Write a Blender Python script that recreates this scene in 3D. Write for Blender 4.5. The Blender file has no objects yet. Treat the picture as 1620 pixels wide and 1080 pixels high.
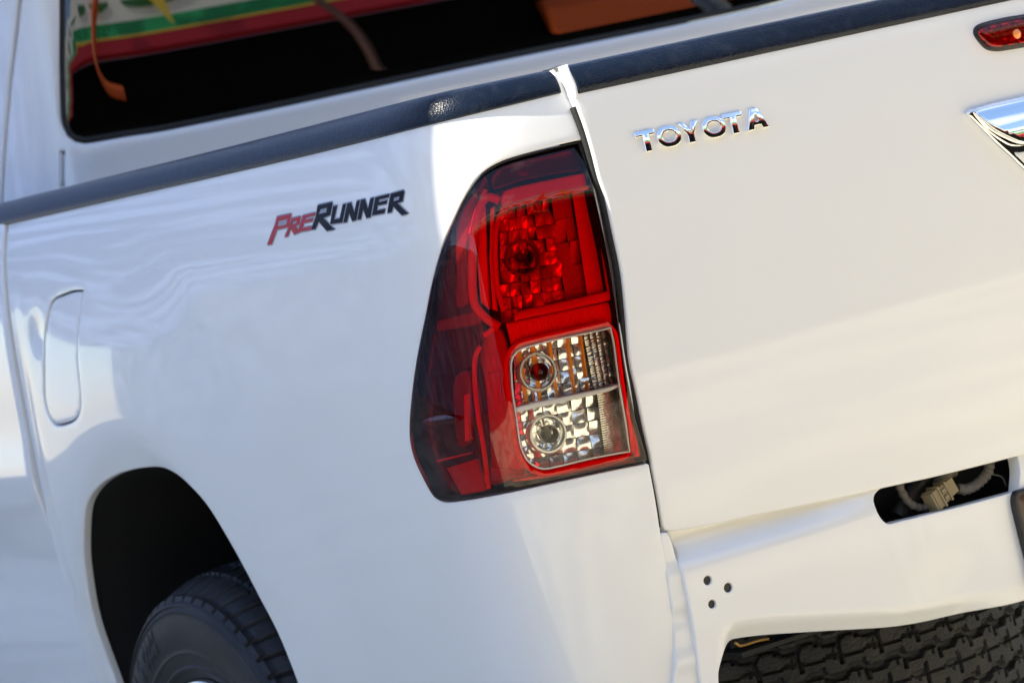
import bpy, math, random
import numpy as np
from mathutils import Vector, Matrix
from mathutils.geometry import delaunay_2d_cdt
random.seed(4); rng = np.random.default_rng(4)
scene = bpy.context.scene
C = scene.collection
R_ = math.radians

# ------------------------------------------------------------------ camera
CP = np.array([-2.6469, -3.3001, 1.167]); YAW, PITCH, ROLL, FPX = .5001, -.0523, -.2205, 5320.
CF = np.array([math.sin(YAW)*math.cos(PITCH), math.cos(YAW)*math.cos(PITCH), math.sin(PITCH)])
_r = np.cross(CF, [0, 0, 1]); _r /= np.linalg.norm(_r); _u = np.cross(_r, CF)
CR = math.cos(ROLL)*_r + math.sin(ROLL)*_u; CU = math.cos(ROLL)*_u - math.sin(ROLL)*_r
cd = bpy.data.cameras.new("camera"); cam = bpy.data.objects.new("camera", cd); C.objects.link(cam)
cam.matrix_world = Matrix(((CR[0], CU[0], -CF[0], CP[0]), (CR[1], CU[1], -CF[1], CP[1]), (CR[2], CU[2], -CF[2], CP[2]), (0, 0, 0, 1)))
cd.sensor_width = 36; cd.lens = FPX/1620*36; cd.clip_start = .05; cd.clip_end = 2000
cd.dof.use_dof = True; cd.dof.focus_distance = 3.78; cd.dof.aperture_fstop = 9
scene.camera = cam

# ------------------------------------------------------------------ light
SUN = np.array([-.60, .16, .78]); SUN /= np.linalg.norm(SUN)
el = math.asin(SUN[2]); az = math.atan2(SUN[0], SUN[1])
w = bpy.data.worlds.new("World"); scene.world = w; w.use_nodes = True
nt = w.node_tree; nt.nodes.clear()
out = nt.nodes.new('ShaderNodeOutputWorld'); bg = nt.nodes.new('ShaderNodeBackground')
sky = nt.nodes.new('ShaderNodeTexSky'); sky.sky_type = 'NISHITA'; sky.sun_disc = False
sky.sun_elevation = el; sky.sun_rotation = az; sky.air_density = 1.0; sky.dust_density = .3
tc = nt.nodes.new('ShaderNodeTexCoord'); mp = nt.nodes.new('ShaderNodeMapping'); mp.inputs['Scale'].default_value = (2.2, 2.2, 6)
nz = nt.nodes.new('ShaderNodeTexNoise'); nz.inputs['Scale'].default_value = 1.5; nz.inputs['Detail'].default_value = 6
rp = nt.nodes.new('ShaderNodeValToRGB'); rp.color_ramp.elements[0].position = .54; rp.color_ramp.elements[1].position = .70
mx = nt.nodes.new('ShaderNodeMix'); mx.data_type = 'RGBA'
nt.links.new(tc.outputs['Generated'], mp.inputs[0]); nt.links.new(mp.outputs[0], nz.inputs['Vector'])
nt.links.new(nz.outputs['Fac'], rp.inputs[0]); nt.links.new(rp.outputs[0], mx.inputs['Factor'])
nt.links.new(sky.outputs[0], mx.inputs['A']); mx.inputs['B'].default_value = (6, 6.2, 6.6, 1)
nt.links.new(mx.outputs['Result'], bg.inputs[0]); bg.inputs[1].default_value = .14
nt.links.new(bg.outputs[0], out.inputs[0])
sl = bpy.data.lights.new("sun", 'SUN'); sl.energy = 5.0; sl.angle = R_(.5); sl.color = (1, .93, .78)
so = bpy.data.objects.new("sun", sl); C.objects.link(so)
so.rotation_euler = Vector(SUN).to_track_quat('Z', 'Y').to_euler()
scene.view_settings.view_transform = 'Standard'; scene.view_settings.look = 'None'
scene.view_settings.exposure = 1.22; scene.view_settings.gamma = 1

# ------------------------------------------------------------------ materials
def mat(name, col, rough=.5, metal=0, coat=0, ior=1.5, bump=None, spec=None, var=None, trans=0):
    m = bpy.data.materials.new(name); m.use_nodes = True; n = m.node_tree; b = n.nodes['Principled BSDF']
    b.inputs['Base Color'].default_value = (*col, 1); b.inputs['Roughness'].default_value = rough
    b.inputs['Metallic'].default_value = metal; b.inputs['Coat Weight'].default_value = coat
    b.inputs['Coat Roughness'].default_value = .02; b.inputs['IOR'].default_value = ior
    b.inputs['Transmission Weight'].default_value = trans
    t = n.nodes.new('ShaderNodeTexCoord')
    if bump:
        kind, sc, st, dist = bump
        x = n.nodes.new('ShaderNodeTexVoronoi' if kind == 'v' else 'ShaderNodeTexNoise'); x.inputs['Scale'].default_value = sc
        bp = n.nodes.new('ShaderNodeBump'); bp.inputs['Strength'].default_value = st; bp.inputs['Distance'].default_value = dist
        n.links.new(t.outputs['Object'], x.inputs['Vector']); n.links.new(x.outputs[0], bp.inputs['Height'])
        n.links.new(bp.outputs[0], b.inputs['Normal'])
    if var:
        sc, c2, lo, hi = var
        x = n.nodes.new('ShaderNodeTexNoise'); x.inputs['Scale'].default_value = sc; x.inputs['Detail'].default_value = 8
        r = n.nodes.new('ShaderNodeValToRGB'); r.color_ramp.elements[0].position = lo; r.color_ramp.elements[1].position = hi
        r.color_ramp.elements[0].color = (*col, 1); r.color_ramp.elements[1].color = (*c2, 1)
        n.links.new(t.outputs['Object'], x.inputs['Vector']); n.links.new(x.outputs[0], r.inputs[0]); n.links.new(r.outputs[0], b.inputs['Base Color'])
    return m
def tint(name, col, ior=1.5, rough=0.0, lo=.04):
    m = bpy.data.materials.new(name); m.use_nodes = True; n = m.node_tree; n.nodes.clear()
    o = n.nodes.new('ShaderNodeOutputMaterial'); mi = n.nodes.new('ShaderNodeMixShader'); fr = n.nodes.new('ShaderNodeFresnel')
    fr.inputs[0].default_value = ior; tr = n.nodes.new('ShaderNodeBsdfTransparent'); tr.inputs[0].default_value = (*col, 1)
    g = n.nodes.new('ShaderNodeBsdfGlossy'); g.inputs['Roughness'].default_value = rough
    n.links.new(fr.outputs[0], mi.inputs[0]); n.links.new(tr.outputs[0], mi.inputs[1]); n.links.new(g.outputs[0], mi.inputs[2]); n.links.new(mi.outputs[0], o.inputs[0])
    return m
M = dict(
 paint=mat('white_paint', (.80, .795, .78), .4, coat=.75, bump=('n', 6.5, .28, .010)),
 cabpaint=mat('white_cab_paint', (.78, .78, .79), .35, coat=1, bump=('n', 5, .08, .01)),
 rail=mat('grained_black_vinyl', (.004, .009, .022), .30, ior=1.34, bump=('v', 420, .35, .0012), var=(60, (.016, .022, .036), .5, .8)),
 black=mat('black_plastic', (.012, .012, .014), .45),
 seal=mat('black_rubber_seal', (.008, .008, .008), .7, bump=('n', 120, .3, .002)),
 void=mat('dark_underbody', (.008, .008, .009), .8),
 metal=mat('bare_grey_metal', (.20, .19, .17), .45, metal=.6),
 chrome=mat('chrome', (.92, .93, .95), .03, metal=1),
 reflector=mat('lamp_reflector', (.92, .92, .90), .16, metal=.82, coat=.5),
 reflector2=mat('lamp_reflector_satin', (.62, .58, .5), .22, metal=.85, bump=('n', 60, .5, .004)),
 glass=mat('tinted_glass', (.0, .0, .0), .0, ior=1.95),
 redlens=tint('red_lens', (1.0, .008, .020), 1.52),
 clearlens=tint('clear_lens', (.97, .97, .96), 1.45),
 bulbglass=tint('bulb_glass', (.9, .88, .82), 1.5),
 amber=mat('amber_plastic', (.95, .27, .015), .15, coat=1),
 amberglass=tint('amber_bulb_glass', (.8, .17, .03), 1.55),
 whiteplast=mat('white_lamp_plastic', (.92, .90, .88), .2, coat=.6),
 redplast=mat('red_lamp_plastic', (.97, .20, .14), .35, coat=.2),
 softref=mat('pearl_reflector', (.97, .95, .94), .25, metal=.6, coat=.3),
 darkred=mat('dark_lamp_bezel', (.060, .014, .03), .18, coat=1),
 colred=mat('deep_red_lamp_plastic', (.60, .09, .09), .25, coat=.4),
 midred=mat('smoked_lamp_bezel', (.26, .05, .10), .2, coat=1),
 tyre=mat('tyre_rubber', (.009, .010, .014), .55, ior=1.4, bump=('n', 300, .35, .002), var=(14, (.020, .021, .025), .45, .75)),
 spare=mat('dusty_tyre_rubber', (.016, .017, .020), .65, bump=('n', 260, .6, .003), var=(22, (.045, .04, .033), .55, .85)),
 rim=mat('alloy_rim', (.62, .63, .66), .22, metal=.9),
 redink=mat('red_decal', (.42, .012, .03), .5),
 darkink=mat('dark_decal', (.008, .010, .018), .65, ior=1.35),
 silverink=mat('silver_decal', (.30, .31, .35), .35, metal=.3),
 cream=mat('cream_nylon', (.22, .17, .09), .45, var=(90, (.25, .18, .09), .5, .8)),
 conduit=mat('dusty_grey_conduit', (.10, .09, .08), .6, var=(60, (.09, .075, .06), .4, .7)),
 plate=mat('brown_black_plate', (.045, .018, .012), .3, coat=.5),
 brass=mat('yellow_wire', (.55, .33, .10), .4, metal=.3),
 ground=mat('pale_concrete', (.44, .38, .27), .85, bump=('n', 6, .4, .02), var=(1.0, (.76, .66, .46), .45, .54)),
 green=mat('green_band', (.01, .22, .08), .5, var=(2.5, (.03, .42, .16), .5, .6)),
 redband=mat('dark_red_band', (.42, .012, .03), .5),
 yellow=mat('yellow_band', (.75, .55, .06), .5),
 whiteband=mat('white_band', (.80, .80, .78), .5),
 arc=mat('green_arch_print', (.04, .16, .05), .5),
 orange=mat('orange_paint', (.50, .08, .012), .6),
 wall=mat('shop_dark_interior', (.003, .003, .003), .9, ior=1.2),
 canvas=mat('blue_canvas', (.27, .35, .52), .8, var=(.9, (.64, .74, .95), .45, .56)),  # blue and blotches chosen to tint and mottle the shaded truck side
 bluewall=mat('blue_grey_render', (.28, .34, .44), .8, var=(1.6, (.66, .72, .82), .46, .56)),  # added wall's colour, blue and mottled for what the truck side mirrors
 pinkish=mat('faded_pink', (.10, .045, .04), .6),
 post=mat('grey_post', (.4, .4, .42), .4, metal=.5),
)

_n = M['canvas'].node_tree; _t = _n.nodes.new('ShaderNodeBsdfTranslucent'); _t.inputs[0].default_value = (.46, .58, .86, 1); _m = _n.nodes.new('ShaderNodeMixShader'); _m.inputs[0].default_value = .6
_k = [x for x in _n.nodes if x.type == 'VALTORGB'][0]; _n.links.new(_k.outputs[0], _t.inputs[0])
_n.links.new(_n.nodes['Principled BSDF'].outputs[0], _m.inputs[1]); _n.links.new(_t.outputs[0], _m.inputs[2]); _n.links.new(_m.outputs[0], _n.nodes['Material Output'].inputs[0])

# ------------------------------------------------------------------ scene graph helpers
def link(name, data, parent=None, **kw):
    o = bpy.data.objects.new(name, data); C.objects.link(o)
    if parent is not None:
        o.parent = parent; o.matrix_parent_inverse = Matrix.Identity(4)
        p = parent; off = Vector((0, 0, 0))
        while p is not None: off += p.location; p = p.parent
        o.location = -off if data is not None and kw.get('world', True) else Vector(kw.get('loc', (0, 0, 0))) - off
    return o
def thing(name, label, cat, loc=(0, 0, 0), group=None):
    o = bpy.data.objects.new(name, None); C.objects.link(o); o.location = loc; o['label'] = label; o['category'] = cat
    if group: o['group'] = group
    return o
def tag(o, label, cat): o['label'] = label; o['category'] = cat; return o
def mesh(name, V, F, m, parent=None, ang=40, smooth=True):
    me = bpy.data.meshes.new(name); me.from_pydata([tuple(map(float, v)) for v in V], [], [tuple(map(int, f)) for f in F])
    me.materials.append(m)
    if smooth:
        me.shade_smooth()
        try: me.set_sharp_from_angle(angle=R_(ang))
        except Exception: pass
    me.update()
    return link(name, me, parent)
def box(name, a, b, m, parent=None):
    V = [(x, y, z) for x in (a[0], b[0]) for y in (a[1], b[1]) for z in (a[2], b[2])]
    F = [(0, 1, 3, 2), (4, 6, 7, 5), (0, 4, 5, 1), (2, 3, 7, 6), (0, 2, 6, 4), (1, 5, 7, 3)]
    return mesh(name, V, F, m, parent, smooth=False)

# ------------------------------------------------------------------ surfaces
def project(P):
    d = P - CP; k = d @ CF
    return np.stack([810 + FPX*(d @ CR)/k, 540 - FPX*(d @ CU)/k], -1)
def spl(pts, n=400):
    """dense open cubic B-spline through a control polygon"""
    P = np.array(pts, float); P = np.vstack([2*P[0]-P[1], P, 2*P[-1]-P[-2]]); o = []
    seg = len(P)-3; t = np.linspace(0, 1, max(4, n//seg), endpoint=False)[:, None]
    for i in range(seg):
        a, b, c, d = P[i:i+4]
        o.append(((1-t)**3*a + (3*t**3-6*t**2+4)*b + (-3*t**3+3*t**2+3*t+1)*c + t**3*d)/6)
    return np.vstack(o)
def sstep(a, b, x): t = np.clip((x-a)/(b-a), 0, 1); return t*t*(3-2*t)
class Sweep:
    def __init__(s, ctrl, D, z0, z1, s0, s1, bump=None):
        q = spl(ctrl, 3000); d = np.linalg.norm(np.diff(q, axis=0), axis=1); s.L = np.concatenate([[0], np.cumsum(d)]); s.q = q
        t = np.gradient(q, axis=0); t /= np.linalg.norm(t, axis=1)[:, None]; s.n = np.stack([-t[:, 1], t[:, 0]], -1)
        s.D = D; s.b = (s0, s1, z0, z1); s.bump = bump
    def pt(s, uv, off=0.):
        a, z = uv[:, 0], uv[:, 1]
        c = np.stack([np.interp(a, s.L, s.q[:, k]) for k in (0, 1)], -1); n = np.stack([np.interp(a, s.L, s.n[:, k]) for k in (0, 1)], -1)
        o = s.D(z) + off
        if s.bump is not None: o = o + s.bump(c[:, 0], c[:, 1], z)
        xy = c + n*np.asarray(o)[:, None]
        return np.column_stack([xy, z])
class Rear:
    def __init__(s, f, x0, x1, z0, z1): s.f = f; s.b = (x0, x1, z0, z1)
    def pt(s, uv, off=0.): return np.column_stack([uv[:, 0], s.f(uv[:, 0], uv[:, 1]) - off, uv[:, 1]])
def inv(S, px, off=0.):
    px = np.array([p[:2] for p in px], float)
    a = np.linspace(S.b[0], S.b[1], 90); b = np.linspace(S.b[2], S.b[3], 70)
    G = np.stack(np.meshgrid(a, b), -1).reshape(-1, 2); Q = project(S.pt(G, off))
    uv = np.array([G[np.argmin(((Q-p)**2).sum(1))] for p in px])
    for _ in range(14):
        e = px - project(S.pt(uv, off)); h = 1e-4
        J0 = (project(S.pt(uv+[h, 0], off)) - project(S.pt(uv-[h, 0], off)))/(2*h)
        J1 = (project(S.pt(uv+[0, h], off)) - project(S.pt(uv-[0, h], off)))/(2*h)
        det = J0[:, 0]*J1[:, 1]-J1[:, 0]*J0[:, 1]; det = np.where(abs(det) < 1e-3, 1e-3, det)
        du = (e[:, 0]*J1[:, 1]-J1[:, 0]*e[:, 1])/det; dv = (J0[:, 0]*e[:, 1]-e[:, 0]*J0[:, 1])/det
        st = np.stack([du, dv], -1); l = np.linalg.norm(st, axis=1)[:, None]; st *= np.minimum(1, .06/np.maximum(l, 1e-9)); uv = uv+st
    return uv

def dprof(zs, ds):
    q = spl(list(zip(zs, ds)), 1200); i = np.argsort(q[:, 0]); q = q[i]
    return lambda z: np.interp(z, q[:, 0], q[:, 1])
side_D = dprof([.2, .35, .5, .62, .74, .85, .95, 1.05, 1.13, 1.19, 1.225, 1.25, 1.28, 1.33], [-.06, -.038, -.018, -.004, .006, .009, .009, .004, -.004, -.016, -.026, -.036, -.05, -.075])
def flare(x, y, z):
    d = np.hypot((y-1.02)/.345, (z-.42)/.447); side = sstep(.30, .50, y)*sstep(-.84, -.87, x)
    return side*(.010*sstep(1.75, 1.15, d) - .013*sstep(1.13, .96, d)*sstep(.50, .74, z+.25*sstep(.9, 1.1, y))) - .004*np.exp(-((y-1.285)/.022)**2-((z-1.072)/.022)**2)*(y > .5) - .005*np.exp(-((y-1.37)/.022)**2)*sstep(1.2, .9, z)*(y > .5)
SIDE_PTS = [(-.50, .0), (-.58, .0), (-.65, .0), (-.72, .002), (-.785, .008), (-.835, .028), (-.868, .062), (-.885, .12), (-.890, .2), (-.893, .4), (-.897, .7), (-.900, 1.0), (-.900, 1.4), (-.897, 1.9), (-.885, 2.6), (-.87, 3.3), (-.85, 4.0)]
S = Sweep(SIDE_PTS, side_D, .3, 1.32, 0.02, 4.0, flare)
SC = Sweep(SIDE_PTS, lambda z: side_D(z)+.004+.008*np.exp(-((z-.86)/.05)**2)-.012*np.exp(-((z-.72)/.07)**2), .3, 1.32, 0.02, 4.2)
tail_D = dprof([.5, .6, .70, .73, .78, .88, 1.0, 1.1, 1.18, 1.22, 1.24, 1.28, 1.32], [-.02, -.012, -.008, -.002, .003, .006, .006, .002, -.005, -.012, -.018, -.035, -.06])
T = Rear(lambda x, z: .018*(np.clip(abs(x), 0, 1)/.7)**2-.018 - tail_D(z), -.78, .78, .5, 1.32)
def panf(x, z):
    cove = .024*sstep(.668, .700, z)*(1-.80*sstep(-.56, -.38, x))
    cove = cove - .006*sstep(.70, .60, z)*0
    for x0, sl_, am in ((-.412, .22, .0007), (-.372, .10, .0010), (-.352, .20, .0007)): cove = cove - am*np.exp(-((x-x0-(.66-z)*sl_)/.004)**2)*sstep(.68, .64, z)
    side = .02*sstep(-.66, -.70, x)
    return -.006 + cove + .010*sstep(.67, .50, z) + side*0 + .004*np.sin((x+.4)*26)*sstep(.62, .54, z)*sstep(-.5, -.3, x)
PB = np.array([(-.70, .50), (-.672, .533), (-.665, .553), (-.650, .563), (-.62, .562), (-.55, .548), (-.50, .537), (-.44, .531), (-.38, .526), (-.32, .522), (-.26, .523), (0, .522), (.8, .522)])
LIP = lambda x, z: 0*x
PN = Rear(lambda x, z: panf(x, z)+LIP(x, z), -.78, .3, .45, .78)
K = Sweep([(1.05, 1.60), (.9, 1.60), (.6, 1.60), (.2, 1.595), (-.2, 1.60), (-.5, 1.612), (-.60, 1.622), (-.655, 1.645), (-.69, 1.70), (-.705, 1.78), (-.715, 1.9), (-.725, 2.2), (-.73, 2.6), (-.73, 3.2)],
          lambda z: -(z-1.33)*.10 - .02*sstep(1.33, 1.22, z)*0, 1.15, 1.75, 0.05, 3.2)

# ------------------------------------------------------------------ outlines and patches
def resample(pts, closed=True, step=.006, smooth=True):
    """pts (u,v[,1]) ; third value 1 marks a sharp corner"""
    P = [np.array(p[:2], float) for p in pts]; n = len(P); sh = [len(p) > 2 and p[2] for p in pts]; outp = []
    rngi = range(n) if closed else range(n-1)
    for i in rngi:
        p1, p2 = P[i], P[(i+1) % n]
        p0 = P[i-1] if (closed or i > 0) else 2*p1-p2
        p3 = P[(i+2) % n] if (closed or i+2 < n) else 2*p2-p1
        if sh[i]: p0 = 2*p1-p2
        if sh[(i+1) % n]: p3 = 2*p2-p1
        L = np.linalg.norm(p2-p1); k = max(1, int(round(L/step)))
        for j in range(k):
            t = j/k
            if smooth:
                m1 = (p2-p0)/2; m2 = (p3-p1)/2
                for m_ in (m1, m2):
                    l = np.linalg.norm(m_)
                    if l > L: m_ *= L/l
                outp.append((2*t**3-3*t**2+1)*p1+(t**3-2*t**2+t)*m1+(-2*t**3+3*t**2)*p2+(t**3-t**2)*m2)
            else: outp.append(p1+(p2-p1)*t)
    if not closed: outp.append(P[-1])
    return np.array(outp)
def area(P): return .5*np.sum(P[:, 0]*np.roll(P[:, 1], -1)-np.roll(P[:, 0], -1)*P[:, 1])
def offset_poly(P, d):
    """grow (d>0) a closed polygon"""
    if area(P) < 0: P = P[::-1]
    t = np.roll(P, -1, 0)-np.roll(P, 1, 0); t /= np.maximum(np.linalg.norm(t, axis=1), 1e-9)[:, None]
    return P + d*np.stack([t[:, 1], -t[:, 0]], -1)
def pip(poly, Q):
    x, y = Q[:, 0], Q[:, 1]; r = np.zeros(len(Q), bool); a = poly; b = np.roll(poly, -1, 0)
    for (x1, y1), (x2, y2) in zip(a, b):
        c = (y1 > y) != (y2 > y)
        if c.any() and y1 != y2: r ^= c & (x < (x2-x1)*(y-y1)/(y2-y1)+x1)
    return r
def cpx(S_, pts, off=0., step=.006, smooth=True, closed=True, mirror=False):
    uv = inv(S_, pts, off); q = [(*u, p[2] if len(p) > 2 else 0) for u, p in zip(uv, pts)]
    if mirror: q = q + [(-a, b, c) for a, b, c in reversed(q)]
    return resample(q, closed, step, smooth)
def patch(name, S_, outer, holes=(), off=0., rnd=.002, depth=.01, grid=.012, m=None, parent=None, bulge=None, ang=50, hrnd=None):
    """a panel on surface S_: outline and holes are closed (u,v) polylines; rolled edges go `depth` inward"""
    hrnd = rnd if hrnd is None else hrnd
    O = offset_poly(outer, -rnd); H = [offset_poly(h, hrnd) for h in holes]
    lo, hi = O.min(0), O.max(0)
    gx = np.arange(lo[0], hi[0], grid); gy = np.arange(lo[1], hi[1], grid)
    G = np.stack(np.meshgrid(gx, gy), -1).reshape(-1, 2)
    if len(G):
        k = pip(O, G)
        for h in H: k &= ~pip(h, G)
        G = G[k]
        for L in [O]+H:
            if not len(G): break
            for s0 in range(0, len(L), 64):
                d = ((G[:, None, :]-L[None, s0:s0+64, :])**2).sum(-1).min(1); G = G[d > (.4*grid)**2]
    V = [Vector(p) for p in np.vstack([O]+H)]; E = []; b = 0
    for L in [O]+H:
        E += [(b+i, b+(i+1) % len(L)) for i in range(len(L))]; b += len(L)
    V += [Vector(p) for p in G]
    rv, re, rf, *_ = delaunay_2d_cdt(V, E, [], 0, 1e-7)
    uv = np.array([tuple(v) for v in rv]); F = np.array([f for f in rf if len(f) == 3])
    cen = uv[F].mean(1); k = pip(O, cen)
    for h in H: k &= ~pip(h, cen)
    F = F[k]
    ar = (uv[F[:, 1]]-uv[F[:, 0]]); br = (uv[F[:, 2]]-uv[F[:, 0]]); s = ar[:, 0]*br[:, 1]-ar[:, 1]*br[:, 0]
    F[s < 0] = F[s < 0][:, ::-1]
    offs = np.full(len(uv), float(off)) if bulge is None else off+bulge(uv)
    # boundary directed edges
    cnt = {}
    for f in F:
        for i in range(3): cnt[(f[i], f[(i+1) % 3])] = 1
    bd = {a: c for (a, c) in cnt if (c, a) not in cnt}
    P = [S_.pt(uv, offs)]; faces = [tuple(f) for f in F]; base = len(uv)
    seen = set()
    for st in list(bd):
        if st in seen: continue
        loop = [st]; seen.add(st); c = bd[st]
        while c != st and c in bd and c not in seen: loop.append(c); seen.add(c); c = bd[c]
        if len(loop) < 3: continue
        L = uv[loop]; t = np.roll(L, -1, 0)-np.roll(L, 1, 0); t /= np.maximum(np.linalg.norm(t, axis=1), 1e-9)[:, None]
        wd = np.stack([t[:, 1], -t[:, 0]], -1); rr = rnd if area(L) > 0 else hrnd; of = offs[loop]; prev = loop; n = len(loop)
        rings = [(rr*math.sin(a), rr*(1-math.cos(a))) for a in (R_(22), R_(45), R_(68), R_(90))] if rr > 0 else []
        rings.append((rr, rr+depth))
        for q, (o_, d_) in enumerate(rings):
            P.append(S_.pt(L+wd*o_, of-d_)); cur = list(range(base, base+n)); base += n
            faces += [(prev[i], cur[i], cur[(i+1) % n], prev[(i+1) % n]) for i in range(n)]
            prev = cur
    V3 = np.vstack(P)
    # make faces point outwards (towards +offset)
    f0 = faces[0]; nrm = np.cross(V3[f0[1]]-V3[f0[0]], V3[f0[2]]-V3[f0[0]])
    o = S_.pt(uv[f0[0]][None], offs[f0[0]]+.01)[0]-V3[f0[0]]
    if nrm @ o < 0: faces = [f[::-1] for f in faces]
    return mesh(name, V3, faces, m, parent, ang)
def tube(name, pts, r, m, parent=None, seg=10, ridge=0, closed=False, step=.004, raw=False):
    P = np.array(pts, float)
    if not raw:
        Q = []; n = len(P)
        for i in range(n if closed else n-1):
            p1, p2 = P[i], P[(i+1) % n]; p0 = P[i-1] if closed or i > 0 else 2*p1-p2; p3 = P[(i+2) % n] if closed or i+2 < n else 2*p2-p1
            k = max(1, int(np.linalg.norm(p2-p1)/step))
            for j in range(k):
                t = j/k; Q.append(.5*((2*p1)+(p2-p0)*t+(2*p0-5*p1+4*p2-p3)*t*t+(-p0+3*p1-3*p2+p3)*t**3))
        if not closed: Q.append(P[-1])
        P = np.array(Q)
    n = len(P); T_ = (np.roll(P, -1, 0)-np.roll(P, 1, 0)) if closed else np.gradient(P, axis=0)
    T_ /= np.maximum(np.linalg.norm(T_, axis=1), 1e-9)[:, None]; up = np.array([.3, .2, 1.]) if abs(T_[0, 2]) < .9 else np.array([1., .2, 0])
    V = []; F = []
    for i in range(n):
        a = np.cross(T_[i], up); a /= np.linalg.norm(a); b = np.cross(a, T_[i]); up = b
        rad = r*(1+(.13*math.sin(i*2*math.pi/ridge) if ridge else 0))
        for k in range(seg):
            t = 2*math.pi*k/seg; V.append(P[i]+rad*(a*math.cos(t)+b*math.sin(t)))
    for i in range(n if closed else n-1):
        for k in range(seg):
            j = (i+1) % n; F.append((i*seg+k, i*seg+(k+1) % seg, j*seg+(k+1) % seg, j*seg+k))
    if not closed:
        F.append(tuple(range(seg))[::-1]); F.append(tuple((n-1)*seg+k for k in range(seg)))
    return mesh(name, V, F, m, parent, 60)
def lathe(name, prof, c, axis, m, parent=None, n=48, ang=40, closed_prof=False):
    """prof: (along axis, radius)"""
    ax = Vector(axis).normalized(); a = ax.orthogonal().normalized(); b = ax.cross(a); V = []; F = []; k = len(prof)
    for i in range(n):
        t = 2*math.pi*i/n; d = a*math.cos(t)+b*math.sin(t)
        for h, r in prof: V.append(Vector(c)+ax*h+d*r)
    for i in range(n):
        j = (i+1) % n
        for q in range(k-1): F.append((i*k+q, j*k+q, j*k+q+1, i*k+q+1))
    return mesh(name, V, F, m, parent, ang)
def strip(name, S_, low, up, sec, m, parent, proud=.003):
    """rail cap following lower/upper edge; sec(H)->[(off,h)]"""
    u0 = max(min(low[:, 0]), min(up[:, 0])); u1 = min(max(low[:, 0]), max(up[:, 0]))
    a = np.arange(u0, u1, .008); lo = low[np.argsort(low[:, 0])]; u_ = up[np.argsort(up[:, 0])]
    zl = np.interp(a, lo[:, 0], lo[:, 1]); zu = np.interp(a, u_[:, 0], u_[:, 1])
    ker = np.ones(9)/9; zl = np.convolve(np.pad(zl, 4, 'edge'), ker, 'valid'); zu = np.convolve(np.pad(zu, 4, 'edge'), ker, 'valid')
    V = []; F = []
    base = S_.pt(np.stack([a, zl], -1), 0.); nrm = S_.pt(np.stack([a, zl], -1), .01)-base; nrm /= np.linalg.norm(nrm, axis=1)[:, None]
    tilt = S_.pt(np.stack([a, zu], -1), 0.)-base; tilt_n = (tilt*nrm).sum(1)
    k = None
    for i in range(len(a)):
        H = zu[i]-zl[i]; s_ = sec(H); k = len(s_)
        for o_, h in s_: V.append(base[i]+nrm[i]*(o_+tilt_n[i]*min(1, h/H))+np.array([0, 0, h]))
    for i in range(len(a)-1):
        for q in range(k-1): F.append((i*k+q, (i+1)*k+q, (i+1)*k+q+1, i*k+q+1))
    F.append(tuple(range(k))); F.append(tuple((len(a)-1)*k+q for q in range(k))[::-1])
    return mesh(name, V, F, m, parent, 50)
def facets(name, S_, quad, nu, nv, off, amp, m, parent, tilt=.0, sub=6, stagger=False, bowl=0., gapk=1.):
    """grid of pillow shaped reflector facets; quad = px corners tl,tr,br,bl"""
    V = []; F = []; q = [np.array(p, float) for p in quad]; N = []
    for i in range(nu):
        for j in range(nv):
            tx, ty = rng.normal(0, tilt, 2); o0 = rng.normal(0, tilt*.3)
            b = len(V)
            for a in range(sub+1):
                for c in range(sub+1):
                    fa, fc = a/sub, c/sub; u = (i+.5+(fa-.5)*gapk)/nu; v = (j+.5+(fc-.5)*gapk)/nv
                    p = (q[0]*(1-u)+q[1]*u)*(1-v)+(q[3]*(1-u)+q[2]*u)*v
                    o = amp*math.sin(math.pi*fa)*(.45+.55*math.sin(math.pi*fc))+tx*(fa-.5)*.01+ty*(fc-.5)*.01+o0*.01 - bowl*(1-(2*u-1)**2)*(1-(2*v-1)**2)
                    V.append(p); N.append(off+o)
            for a in range(sub):
                for c in range(sub): F.append((b+a*(sub+1)+c, b+a*(sub+1)+c+1, b+(a+1)*(sub+1)+c+1, b+(a+1)*(sub+1)+c))
    uv = inv(S_, V, off) if len(V) < 1500 else inv_grid(S_, V, off)
    P = S_.pt(uv, np.array(N)); ob = mesh(name, P, F, m, parent, 30)
    return ob
def inv_grid(S_, V, off):
    return np.vstack([inv(S_, V[i:i+1500], off) for i in range(0, len(V), 1500)])
def P3(S_, px, off): return S_.pt(inv(S_, [px], off), off)[0]
def pathpx(S_, pts, off): return S_.pt(inv(S_, pts, off), off)

# ================================================================== SETTING
g = mesh('ground', [(-80, -80, 0), (80, -80, 0), (80, 80, 0), (-80, 80, 0)], [(0, 1, 2, 3)], M['ground'], smooth=False)
g['kind'] = 'structure'

# ================================================================== TRUCK
truck = thing('pickup_truck', 'white pickup truck seen from its left rear corner, tail light and tailgate closed', 'pickup truck', (0, 1.0, 0))

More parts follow.
